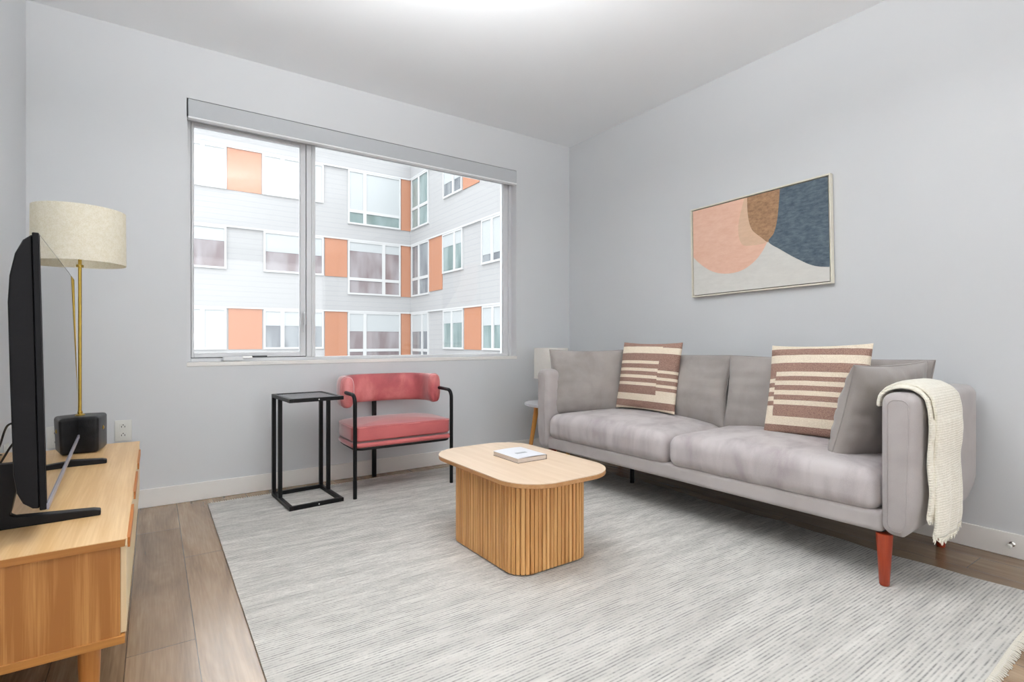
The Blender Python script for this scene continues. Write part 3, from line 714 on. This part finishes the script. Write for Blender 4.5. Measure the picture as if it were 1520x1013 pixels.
def pillow_mesh(w, h, th, n=30, pinch=.05, seed=0, wr=.006, bot=0):
    vs = []; fs = []; uvs = []; idx = {}
    for side in (1, -1):
        for j in range(n+1):
            for i in range(n+1):
                edge = i in (0, n) or j in (0, n)
                if side == -1 and edge: idx[(side, i, j)] = idx[(1, i, j)]; continue
                u = math.sin((i/n*2-1)*math.pi/2*.97)/math.sin(math.pi/2*.97); v = math.sin((j/n*2-1)*math.pi/2*.97)/math.sin(math.pi/2*.97)
                x = w/2*u*(1-pinch*(1-v*v)); z = h/2*v*(1-pinch*(1-u*u))
                pr = max(0, (1-u**2)*(1-v**2)); t_ = th/2*pr**.42*(1-.25*v*bot)
                r_ = noise.noise(Vector((u*2.2+seed, v*2.2, side)))*.9+noise.noise(Vector((u*6+seed, v*6, side*2)))*.5
                e_ = max(abs(u), abs(v))**3
                pk = math.sin((u*11 if abs(v) > abs(u) else v*11)*1.7+seed*1.3+2*noise.noise(Vector((u*3, v*3, seed))))
                t_ += (r_*wr+pk*wr*.6*e_)*min(1, pr*6)
                idx[(side, i, j)] = len(vs); vs.append((x, -side*t_, z)); uvs.append(((i/n), (j/n)))
    for side in (1, -1):
        for j in range(n):
            for i in range(n):
                f = (idx[(side, i, j)], idx[(side, i+1, j)], idx[(side, i+1, j+1)], idx[(side, i, j+1)])
                fs.append(f if side == 1 else f[::-1])
    for k, p in enumerate(vs): uvs[k] = (p[0]/w+.5, p[2]/h+.5)
    return vs, fs, uvs
def edge_loop(w, h, pinch, n=60):
    pts = []
    for k in range(n):
        s_ = k/n*4; q_ = int(s_); f_ = (s_-q_)*2-1
        u, v = ((f_, -1), (1, f_), (-f_, 1), (-1, -f_))[q_]
        pts.append((w/2*u*(1-pinch*(1-v*v)), 0, h/2*v*(1-pinch*(1-u*u))))
    return pts+[pts[0]]
def pillow(name, mat, w, h, th, origin, xdir, up, parent=None, **kw):
    pinch = kw.get('pinch', .05)
    vs, fs, uvs = pillow_mesh(w, h, th, 34, pinch, kw.get('seed', 0), kw.get('wr', .006), kw.get('bot', 0))
    b = MB(); b.add(vs, fs); o = b.build(name, mat, parent, smooth=True, angle=89)
    ul = o.data.uv_layers.new(name='UVMap')
    for lp in o.data.loops: ul.data[lp.index].uv = uvs[lp.vertex_index]
    X_ = Vector(xdir).normalized(); Z_ = Vector(up); Z_ = (Z_-X_*Z_.dot(X_)).normalized(); Y_ = Z_.cross(X_)
    o.matrix_world = Matrix((( X_.x, Y_.x, Z_.x, origin[0]), (X_.y, Y_.y, Z_.y, origin[1]), (X_.z, Y_.z, Z_.z, origin[2]), (0, 0, 0, 1)))
    if kw.get('pipe', True):
        b = MB(); b.tube(edge_loop(w*1.002, h*1.002, pinch), .003, 6); b.build('piping', kw.get('pmat', mat), o, smooth=True)
    return o
# back cushions (local frame of the sofa): front face towards -x, so local pillow x runs along -y
def backc(yc, w, seed):
    vs, fs, uvs = pillow_mesh(w, .44, .21, 34, .035, seed, .008, .5)
    b = MB(); b.add(vs, fs); o = b.build('back_cushion', M['cushion'], sf, smooth=True, angle=89)
    o.rotation_euler = (R(-10), 0, R(-90)); o.location = (SD-.225, yc, .655)
    b = MB(); b.tube(edge_loop(w*1.002, .441, .035), .003, 6); b.build('piping', M['cushion'], o, smooth=True)
backc(AT+.485, 1.0, 3); backc(SL-AT-.495, 1.02, 8)
for x, y in ((.045, .12), (.045, SL-.13), (SD-.07, .12), (SD-.07, SL-.13)):
    z0 = .0095 if x < .3 else .0005
    b = MB(); b.lathe([(.015, z0), (.017, z0+.004), (.0285, SZ0-.003)], 20, (x, y)); b.build('leg', M['leg_red'], sf, smooth=True)
b = MB(); b.lathe([(.014, .0095), (.014, SZ0-.003)], 16, (.40, 1.69)); b.build('centre_leg', M['metal_black'], sf, smooth=True)
b = MB(); b.box(SD-.003, SD+.012, .05, .052, .30, .34); b.build('fabric_tag', M['rubber'], sf)

# scatter cushions
pillow('grey_cushion', M['cushion'], .56, .46, .17, (2.555, 2.77, .67), (.80, -.50, .0), (-.02, .16, 1), seed=5, wr=.009, pinch=.06)
tag(bpy.data.objects['grey_cushion'], 'plain grey velvet cushion leaning on the far sofa arm beside the corner lamp', 'cushion')
o = pillow('grey_cushion', M['cushion'], .49, .47, .19, (2.645, 1.008, .638), (-1, .20, -.02), (.23, -.33, 1), seed=11, wr=.010, pinch=.06)
tag(o, 'plain grey velvet cushion leaning on the near sofa arm beside the cream throw', 'cushion')
o = pillow('striped_cushion', M['stripe_a'], .475, .46, .13, (2.715, 2.375, .725), (.06, -1, 0), (.20, 0, 1), seed=2, wr=.006, pipe=False)
tag(o, 'brown and cream striped cushion on the far half of the sofa', 'cushion')
o = pillow('striped_cushion', M['stripe_b'], .475, .47, .13, (2.70, 1.298, .715), (.04, -1, .03), (.26, 0, 1), seed=9, wr=.006, pipe=False)
tag(o, 'brown and cream striped cushion on the near half of the sofa', 'cushion')

# ------------------------------------------------------------------ knitted throw over the near arm
th = empty('throw_blanket', (2.31, .75, 0), SR, 'cream knitted throw draped over the near sofa arm', 'throw blanket')
def drape(name, x0, x1, zin, zout, off, seed, th_=.008):
    # path in (y, z): from inside the arm, over the top, down the outer face
    pa = [(AT+.010+off, zin), (AT+.011+off, SZ1-.05)]
    for k in range(1, 8): a = math.pi*k/8; pa.append((AT/2+(AT/2+.012+off)*math.cos(a), SZ1-.045+(.060+off)*math.sin(a)))
    yo = -.014-off
    pa += [(yo, SZ1-.06)]+[(yo-.004*math.sin(k), SZ1-.06-(SZ1-.06-zout)*k/10) for k in range(1, 11)]
    # resample
    n = 60; Ls = [0]
    for a, c in zip(pa, pa[1:]): Ls.append(Ls[-1]+math.dist(a, c))
    out = []
    for k in range(n+1):
        s_ = Ls[-1]*k/n; i = 0
        while i < len(pa)-2 and Ls[i+1] < s_: i += 1
        f_ = (s_-Ls[i])/(Ls[i+1]-Ls[i]); out.append((pa[i][0]+(pa[i+1][0]-pa[i][0])*f_, pa[i][1]+(pa[i+1][1]-pa[i][1])*f_))
    m_ = 26; vs = []; fs = []
    for k, (y, z) in enumerate(out):
        v = k/n; down = max(0, min(1, (SZ1-.1-z)/.4)) if y < AT/2 else 0
        for i in range(m_+1):
            u = i/m_; xa = x0+.012*noise.noise(Vector((v*4, seed, 0)))-.01*down; xb = x1+.014*noise.noise(Vector((v*5, seed+5, 0)))+.02*down*math.sin(v*5)
            x = xa+(xb-xa)*u
            wv = .007*math.sin(u*8+seed+v*2)*down+.004*noise.noise(Vector((u*5, v*9, seed)))
            zz = z
            if k > n*.8: zz += .035*((u-.42)**2*2.2)*(k/n-.8)/.2
            sgn = -1 if y < AT/2 else 1
            bulge = .010*(1-(2*u-1)**4)
            vs.append((x, y+sgn*(abs(wv)+bulge if down > 0 else .002), zz+(bulge if -.01 < y < AT+.01 and z > SZ1 else 0)))
    for k in range(n):
        for i in range(m_): a = k*(m_+1)+i; fs.append((a, a+1, a+m_+2, a+m_+1))
    b = MB(); b.add(vs, fs); o = b.build(name, M['knit'], th, smooth=True, angle=89)
    md = o.modifiers.new('thick', 'SOLIDIFY'); md.thickness = th_; md.offset = 0
    # fringe along the hanging edge
    b = MB(); random.seed(seed); base_ = vs[n*(m_+1):]
    for i in range(m_*3):
        f_ = i/(m_*3)*m_; i0 = int(f_); p = Vector(base_[i0]).lerp(Vector(base_[i0+1]), f_-i0)
        l_ = random.uniform(.014, .032); dx = random.uniform(-.009, .006)
        b.tube([p+Vector((0, 0, .004)), p+Vector((dx*.5, random.uniform(-.003, .003), -l_*.5)), p+Vector((dx, random.uniform(-.004, .004), -l_))], .0032, 5, .0012)
    b.build('fringe', M['knit'], o, smooth=True); return o
drape('under_fold', .050, .33, SZ1-.06, .30, .004, 4)
drape('upper_fold', .075, .39, SZ1-.06, .225, .016, 1)

# ------------------------------------------------------------------ apartment block across the courtyard
YA, XA = 21.9, 9.46
MB().box(-60, 60, -40, 60, -9.3, -9).build('ground', M['concrete'], kind='structure')
ab = empty('apartment_building', (XA, YA, -9), 0, 'white lap-sided apartment block with orange panels across the courtyard', 'building')
def loc(b): b.v = [(x-XA, y-YA, z+9) for x, y, z in b.v]; return b
b = MB(); b.box(-14, XA, YA, YA+6, -9, 9.3); b.box(XA, XA+6, 4.5, YA+6, -9, 9.3); loc(b).build('wall', M['siding'], ab)
def onA(px, face):       # pixel column -> position along the facade (20 m away)
    return onY(px, 500, YA)[0] if face == 'A' else onX(px, 500, XA)[0]
def fbox(b, face, a0, a1, z0, z1, d0, d1):
    if face == 'A': b.box(a0, a1, YA-d1, YA-d0, z0, z1)
    else: b.box(XA-d1, XA-d0, min(a0, a1), max(a0, a1), z0, z1)
def panel(face, p0, p1, z0, z1):
    b = MB(); fbox(b, face, onA(p0, face), onA(p1, face), z0, z1, 0, .03); loc(b).build('orange_panel', M['orange'], ab)
def fwin(face, p0, p1, z0, z1, mull=(), trans=None, blind=.35, glass='glass_dark', bl_full=()):
    a0, a1 = sorted((onA(p0, face), onA(p1, face))); e_ = .07
    b = MB(); fbox(b, face, a0, a1, z0, z0+e_, 0, .06); fbox(b, face, a0, a1, z1-e_, z1, 0, .06); fbox(b, face, a0, a0+e_, z0+e_, z1-e_, 0, .06); fbox(b, face, a1-e_, a1, z0+e_, z1-e_, 0, .06)
    ms = sorted(onA(m_, face) for m_ in mull)
    for m_ in ms: fbox(b, face, m_-.07, m_+.07, z0+e_, z1-e_, 0, .06)
    if trans: fbox(b, face, a0+e_, a1-e_, trans-.06, trans+.06, 0, .055)
    fr_ = loc(b).build('window_frame', M['win_frame'], ab)
    b = MB(); fbox(b, face, a0+e_, a1-e_, z0+e_, z1-e_, .005, .02); loc(b).build('pane', M[glass], fr_)
    if blind: b = MB(); fbox(b, face, a0+e_, a1-e_, z1-e_-(z1-z0)*blind, z1-e_, .02, .032); loc(b).build('blind', M['blind_far'], fr_)
    return fr_
ZA, ZB, ZC = (5.85, 8.1), (2.91, 5.16), (-.05, 2.17); sh = .7
for Zr in (ZA, ZB, ZC):
    for k_ in (0,): pass
panel('A', 337, 388, ZA[0]+sh, ZA[1]); panel('A', 339, 389, ZC[0]+sh, ZC[1]); panel('A', 482, 515, ZB[0]+sh, ZB[1]); panel('A', 482, 515, ZC[0], ZC[1])
for Zr in (ZA, ZB, ZC): panel('A', 595, 609, Zr[0], Zr[1])
fwin('A', 270, 336, ZB[0]+sh, ZB[1], (), None, .3, 'glass_warm'); fwin('A', 391, 480, ZB[0]+sh, ZB[1], (450,), None, .45, 'glass_warm')
fwin('A', 270, 336, ZC[0]+sh, ZC[1], (300,), None, .93); fwin('A', 391, 480, ZC[0]+sh, ZC[1], (419, 448), None, .36)
fwin('A', 270, 336, ZA[0]+sh, ZA[1], (300,), None, .93); fwin('A', 389, 480, ZA[0]+sh, ZA[1], (419, 448), None, .93)
fwin('A', 516, 594, *ZA, (541,), ZA[0]+.55, .74, 'glass_teal'); fwin('A', 516, 594, *ZB, (569,), ZB[0]+.65, .16, 'glass_warm'); fwin('A', 516, 594, *ZC, (541,), ZC[0]+.62, .33, 'glass_warm')
fwin('A', 130, 200, ZC[0]+sh, ZC[1]); fwin('A', 130, 200, ZB[0]+sh, ZB[1]); fwin('A', 130, 200, ZA[0]+sh, ZA[1]); panel('A', 202, 250, ZB[0]+sh, ZB[1])
fwin('B', 612, 637, *ZA, (623,), ZA[0]+.9, 0, 'glass_teal'); fwin('B', 612, 638, *ZB, (623,), ZB[0]+.75, 0, 'glass_dark'); fwin('B', 612, 637, *ZC, (628,), ZC[0]+.62, .33, 'glass_dark')
panel('B', 638, 657, ZB[0]+.1, ZB[1]); panel('B', 690, 715, ZC[0]+sh, ZC[1]); panel('B', 688, 712, ZA[0]+sh, ZA[1])
fwin('B', 658, 688, ZB[0]+sh, ZB[1], (676,), None, .3, 'glass_teal'); fwin('B', 716, 748, ZB[0]+sh, ZB[1], (732,), None, .75)
fwin('B', 659, 689, ZC[0]+sh, ZC[1], (672,), None, .3, 'glass_teal'); fwin('B', 717, 750, ZC[0]+sh, ZC[1], (733,), None, .4, 'glass_teal')
fwin('B', 659, 687, ZA[0]+sh, ZA[1], (674,), None, .6, 'glass_dark')
# trim strips under the eaves of each window band (thin projecting flashing)
b = MB()
for zz in (ZA[1], ZB[1], ZC[1]):
    b.box(-14, XA-.05, YA-.07, YA, zz, zz+.06)
    b.box(XA-.07, XA, 4.6, YA-.05, zz, zz+.06)
loc(b).build('flashing', M['win_frame'], ab)

# ------------------------------------------------------------------ light: overcast sky through the window, plus added fill lights
wd = bpy.data.worlds.new('sky'); sc.world = wd; wd.use_nodes = True
bg = wd.node_tree.nodes['Background']; bg.inputs[0].default_value = (.95, .975, 1, 1); 
wn = wd.node_tree; tcw = wn.nodes.new('ShaderNodeTexCoord'); sw = wn.nodes.new('ShaderNodeSeparateXYZ'); wn.links.new(tcw.outputs['Generated'], sw.inputs[0])
mw = wn.nodes.new('ShaderNodeMapRange'); wn.links.new(sw.outputs['Z'], mw.inputs[0]); mw.inputs[1].default_value = .25; mw.inputs[2].default_value = .7; mw.inputs[3].default_value = 1.75; mw.inputs[4].default_value = 5.0
wn.links.new(mw.outputs[0], bg.inputs[1])   # overcast sky: brighter towards the zenith
def portal(name, loc_, sx, sy, rot):
    l = bpy.data.lights.new(name, 'AREA'); l.shape = 'RECTANGLE'; l.size = sx; l.size_y = sy; l.cycles.is_portal = True
    o = bpy.data.objects.new(name, l); col.objects.link(o); o.location = loc_; o.rotation_euler = rot
portal('window_daylight', ((WX0+WX1)/2, YB+T+.02, (WZ0+WZ1)/2), WX1-WX0, WZ1-WZ0, (R(-90), 0, 0))
l = bpy.data.lights.new("rear_fill", 'AREA'); l.shape = 'RECTANGLE'; l.size = DX1-DX0-.1; l.size_y = DZ1-.1; l.energy = 8; l.color = (1, .99, .98)  # area light added in the unseen rear opening as fill
o = bpy.data.objects.new('rear_fill', l); col.objects.link(o); o.location = ((DX0+DX1)/2, YF-.1, DZ1/2); o.rotation_euler = (R(90), 0, 0)
l = bpy.data.lights.new('ceiling_fill', 'AREA'); l.shape = 'DISK'; l.size = 1.0; l.energy = 68; l.color = (.975, .99, 1)      # added fill light above the frame, bounced off the ceiling
o = bpy.data.objects.new('ceiling_fill', l); col.objects.link(o); o.location = (.72, 1.32, 2.28); o.rotation_euler = (R(180), 0, 0)
l = bpy.data.lights.new('rear_up_fill', 'AREA'); l.shape = 'DISK'; l.size = .7; l.energy = 12; l.color = (.975, .99, 1)  # unseen fill light added behind the camera, aimed up
o = bpy.data.objects.new('rear_up_fill', l); col.objects.link(o); o.location = (.5, -.6, 1.9); o.rotation_euler = (R(180), 0, 0)
sc.view_settings.view_transform = 'Standard'; sc.view_settings.look = 'None'; sc.view_settings.gamma = 1; sc.view_settings.use_curve_mapping = False
sc.view_settings.exposure = .46
cy_ = sc.cycles; cy_.max_bounces = 10; cy_.diffuse_bounces = 6; cy_.glossy_bounces = 4; cy_.transparent_max_bounces = 12; cy_.sample_clamp_indirect = 6; cy_.use_denoising = True
